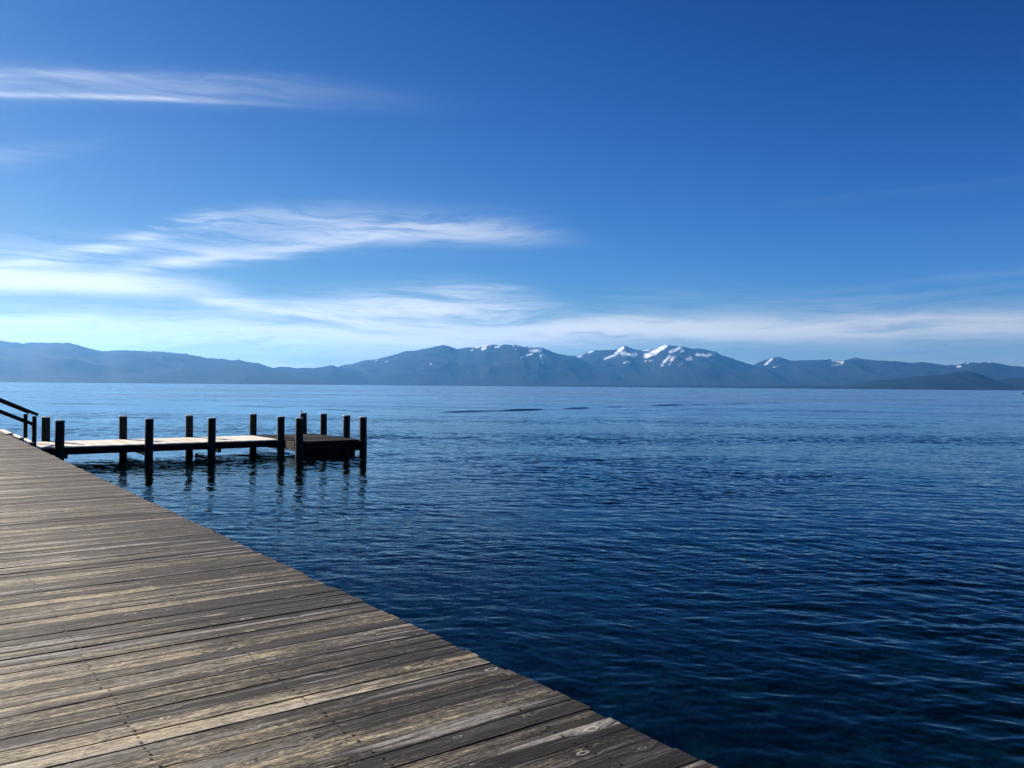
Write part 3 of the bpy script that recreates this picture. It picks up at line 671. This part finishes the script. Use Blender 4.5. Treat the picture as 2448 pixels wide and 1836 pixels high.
pbm(skirt, 'skirt_boards', M_beam, dock)
def skirt2(b):
    y = PF + .3
    while y < T1 - .4:
        box(b, PL1 - .146, PL1 - .106, y, y + .17, -.05 + random.uniform(-.05, .05), DOCK_Z - .056, .004); y += .18
pbm(skirt2, 'skirt_boards', M_beam, dock)
TOP = 1.465
piles = [(4.57, 32.2, -.0), (4.6, 35.62, 0), (7.47, 32.2, 0.01), (7.30, 35.62, 0), (9.72, 32.2, 0), (9.84, 35.62, -.01), (12.45, 32.2, .005), (12.52, 35.62, 0.01),
         (12.60, 30.68, 0), (15.32, 30.66, 0), (15.45, 32.5, 0), (15.50, 34.95, 0), (14.86, 35.68, .01)]
def pxy(n, tt): return (n, tt)
for i, (n_, tt, dz_) in enumerate(piles):
    pile(dock, n_, tt, TOP + dz_, .147, 40 + i)

# ---------------------------------------------------------------- stairs with handrails
st = empty('stairs', (0, 0, 0), TH)
tag(st, 'short wooden stairs with two sloping handrails, from the big pier down to the low dock', 'stairs')
zc = CAM_H
for k, (na_, nb_, z_) in enumerate(((2.91, 3.235, zc - 1.735), (3.24, 3.55, zc - 1.893), (3.555, 3.87, zc - 2.05))):
    boards('tread', M_new, st, [(na_, (na_ + nb_) / 2), ((na_ + nb_) / 2, nb_)], 32.45, 35.42, z_, seg=4, seed=60 + k, axis='y', zj=.001, jitter=.004)
    pbm(lambda b: box(b, na_ + .27, na_ + .30, 32.5, 35.4, z_ - .155, z_ - .045, .003), 'riser', M_beam, st)
for tt in (32.47, 35.36):
    pbm(lambda b: beam(b, (2.88, tt, zc - 1.95), (3.86, tt, zc - 2.30), .05, .2), 'stringer', M_beam, st)
for tt in (32.70, 35.10):
    h = empty('handrail', (0, 0, 0), 0, st)
    pbm(lambda b: box(b, 3.80, 3.93, tt - .075, tt + .075, DOCK_Z + .002 if tt < 34 else zc - 2.045, zc - 1.17, .006), 'post', M_beam, h)
    pbm(lambda b: box(b, 1.62, 1.75, tt - .075, tt + .075, DECK_Z + .002, DECK_Z + 1.0, .006), 'post', M_beam, h)
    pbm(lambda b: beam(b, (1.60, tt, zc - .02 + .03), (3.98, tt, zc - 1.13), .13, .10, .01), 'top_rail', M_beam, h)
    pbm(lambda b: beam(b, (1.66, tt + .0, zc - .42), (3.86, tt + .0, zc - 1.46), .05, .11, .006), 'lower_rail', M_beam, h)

# ---------------------------------------------------------------- bird on a pile
M_bird, t, out = newmat('dark_feathers'); P = t.node('ShaderNodeTexCoord').outputs['Object']
a = t.noise(P, 40.0, 3.0); principled(t, out, t.mix(a, (.004, .004, .005), (.012, .011, .011)), .9, spec=.03)
M_beak, t, out = newmat('beak_horn'); principled(t, out, (.09, .06, .02), .5)
def bird():
    n_, tt = 14.86, 35.68
    wx, wy = n_ * CT - tt * ST, n_ * ST + tt * CT
    root = empty('bird', (wx - .105, wy - .02, TOP + .024), R(200)); root.scale = (.55, .55, .55)
    tag(root, 'tiny dark bird perched on the left rim of the pile at the platform\'s far corner', 'bird')
    me = bpy.data.meshes.new('body'); bm = bmesh.new()
    #        x (forward), z, radius
    sk = [(-.155, .012, .006), (-.10, .038, .014), (-.055, .068, .034), (0, .098, .046), (.035, .135, .038), (.055, .172, .021), (.068, .196, .024), (.085, .200, .012)]
    seg = 14; rings = []
    for i, (x, z, r) in enumerate(sk):
        x1, z1 = (sk[min(i + 1, len(sk) - 1)][0] - sk[max(i - 1, 0)][0]), (sk[min(i + 1, len(sk) - 1)][1] - sk[max(i - 1, 0)][1]); L = math.hypot(x1, z1); nx_, nz_ = -z1 / L, x1 / L
        rings.append([bm.verts.new((x + nx_ * r * math.sin(a_), r * .88 * math.cos(a_), z + nz_ * r * math.sin(a_))) for a_ in [2 * math.pi * j / seg for j in range(seg)]])
    for p_, q_ in zip(rings, rings[1:]):
        for j in range(seg): bm.faces.new((p_[j], p_[(j + 1) % seg], q_[(j + 1) % seg], q_[j]))
    bm.faces.new(rings[0][::-1]); bm.faces.new(rings[-1]); bmesh.ops.recalc_face_normals(bm, faces=bm.faces)
    obj('body', bm, M_bird, root, smooth=True)
    bm = bmesh.new(); bmesh.ops.create_cone(bm, cap_ends=True, segments=8, radius1=.008, radius2=.001, depth=.035, matrix=Matrix.Translation((.108, 0, .199)) @ Matrix.Rotation(R(90), 4, 'Y'))
    obj('beak', bm, M_beak, root)
    for s in (-1, 1):
        bm = bmesh.new()
        beam(bm, (0, s * .016, .066), (.008, s * .018, .004), .005, .005, 0)
        for dy in (-.008, 0, .008): beam(bm, (.008, s * .018, .004), (.030, s * .018 + dy, .003), .004, .004, 0)
        obj('leg', bm, M_beak, root)
        bm = bmesh.new()
        vs = []
        for (x, z, hgt) in ((.035, .125, .020), (.0, .105, .036), (-.06, .068, .024), (-.13, .030, .006)):
            vs.append((bm.verts.new((x, s * .047, z + hgt)), bm.verts.new((x, s * .050, z)), bm.verts.new((x, s * .040, z - hgt))))
        for a_, b_ in zip(vs, vs[1:]):
            for j in (0, 1): bm.faces.new((a_[j], a_[j + 1], b_[j + 1], b_[j]))
        r_ = bmesh.ops.solidify(bm, geom=bm.faces[:], thickness=.004)
        obj('wing', bm, M_bird, root, smooth=True)
bird()

# ---------------------------------------------------------------- far boats
M_hull, t, out = newmat('dark_hull'); principled(t, out, (.012, .014, .02), .4)
M_white, t, out = newmat('white_gelcoat'); principled(t, out, (.78, .80, .82), .35)
M_sail, t, out = newmat('sail_cloth'); principled(t, out, (.80, .81, .80), .8)
def hull_bm(L, B, H):
    bm = bmesh.new(); st_ = []; n = 10
    for i in range(n + 1):
        f = i / n; x = (f - .45) * L; bw = B / 2 * (1 - max(0, (f - .45) / .55) ** 2.2) * (.86 + .14 * min(1, f * 4)); sh = H * (1 + .35 * f * f)
        bw = max(bw, .02)
        st_.append([bm.verts.new((x, s * bw * k, z)) for s, k, z in ((-1, 1, sh), (-1, .82, H * .25), (-1, .1, -.25 * (1 - f * .6)), (1, .1, -.25 * (1 - f * .6)), (1, .82, H * .25), (1, 1, sh))])
    for a_, b_ in zip(st_, st_[1:]):
        for j in range(5): bm.faces.new((a_[j], a_[j + 1], b_[j + 1], b_[j]))
    for a_, b_ in zip(st_, st_[1:]): bm.faces.new((a_[0], b_[0], b_[5], a_[5]))
    bm.faces.new(st_[0]); bm.faces.new(st_[-1][::-1]); bmesh.ops.recalc_face_normals(bm, faces=bm.faces); return bm
def on_water(px, dist):
    a_, _ = azel(px, 930); return (dist * math.sin(a_), dist * math.cos(a_), 0)
mb = empty('motorboat', on_water(1774, 2600), R(190)); tag(mb, 'speck-sized dark motorboat with a pale bow far out under the snowy mountains', 'boat')
obj('hull', hull_bm(6.2, 2.2, .9), M_hull, mb)
pbm(lambda b: box(b, -.6, 1.0, -.8, .8, .95, 2.1, .15), 'cabin', M_hull, mb)
pbm(lambda b: box(b, 1.05, 2.6, -.7, .7, .95, 1.35, .15), 'foredeck', M_white, mb)
sb = empty('sailboat', on_water(1061.5, 5200), R(80)); tag(sb, 'distant pale sailboat, a thin upright sliver before the shore of the central mountain', 'boat')
obj('hull', hull_bm(9.0, 2.8, 1.0), M_white, sb)
bm = bmesh.new(); lathe(bm, [(.09, .9), (.06, 15.5)], 10); obj('mast', bm, M_white, sb)
bm = bmesh.new(); G = 8
gv = [[bm.verts.new((-4.0 * (1 - j / G) ** .8 * i / G - .12, .5 * math.sin(math.pi * i / G) * (1 - j / G), 1.9 + 13.2 * j / G)) for i in range(G + 1)] for j in range(G)]
for j in range(G - 1):
    for i in range(G): bm.faces.new((gv[j][i], gv[j][i + 1], gv[j + 1][i + 1], gv[j + 1][i]))
bmesh.ops.solidify(bm, geom=bm.faces[:], thickness=.03); obj('mainsail', bm, M_sail, sb, smooth=True)
db = empty('rowing_boat', on_water(2446, 760), R(8)); tag(db, 'low dark rowing boat out on the lake, cut by the right edge of the picture', 'boat')
obj('hull', hull_bm(4.2, 1.5, .55), M_hull, db)
pbm(lambda b: box(b, -.5, -.2, -.62, .62, .40, .45, .01), 'thwart', M_hull, db)

# ================================================================== HAZE
bm = bmesh.new(); box(bm, -26000, 26000, -26000, 26000, -13.5, 1120)
M_haze, t, out = newmat('haze_air')
pv = t.node('ShaderNodeVolumePrincipled'); pv.inputs['Color'].default_value = (.11, .43, 1.0, 1); pv.inputs['Density'].default_value = 2.8e-5; pv.inputs['Anisotropy'].default_value = .45
t.l.new(pv.outputs[0], out.inputs['Volume'])
hz = obj('haze', bm, M_haze); tag(hz, kind='stuff', label='pale blue air between the pier and the far mountains')
hz.display_type = 'WIRE'

# ================================================================== RENDER
SC.render.engine = 'CYCLES'
cy = SC.cycles
cy.use_denoising = True; cy.caustics_reflective = False; cy.caustics_refractive = False
cy.max_bounces = 8; cy.transparent_max_bounces = 12; cy.volume_bounces = 1; cy.glossy_bounces = 4; cy.diffuse_bounces = 3
cy.sample_clamp_indirect = 4.0
SC.view_settings.view_transform = 'Standard'; SC.view_settings.look = 'None'; SC.view_settings.exposure = 1.3; SC.view_settings.gamma = 1.0
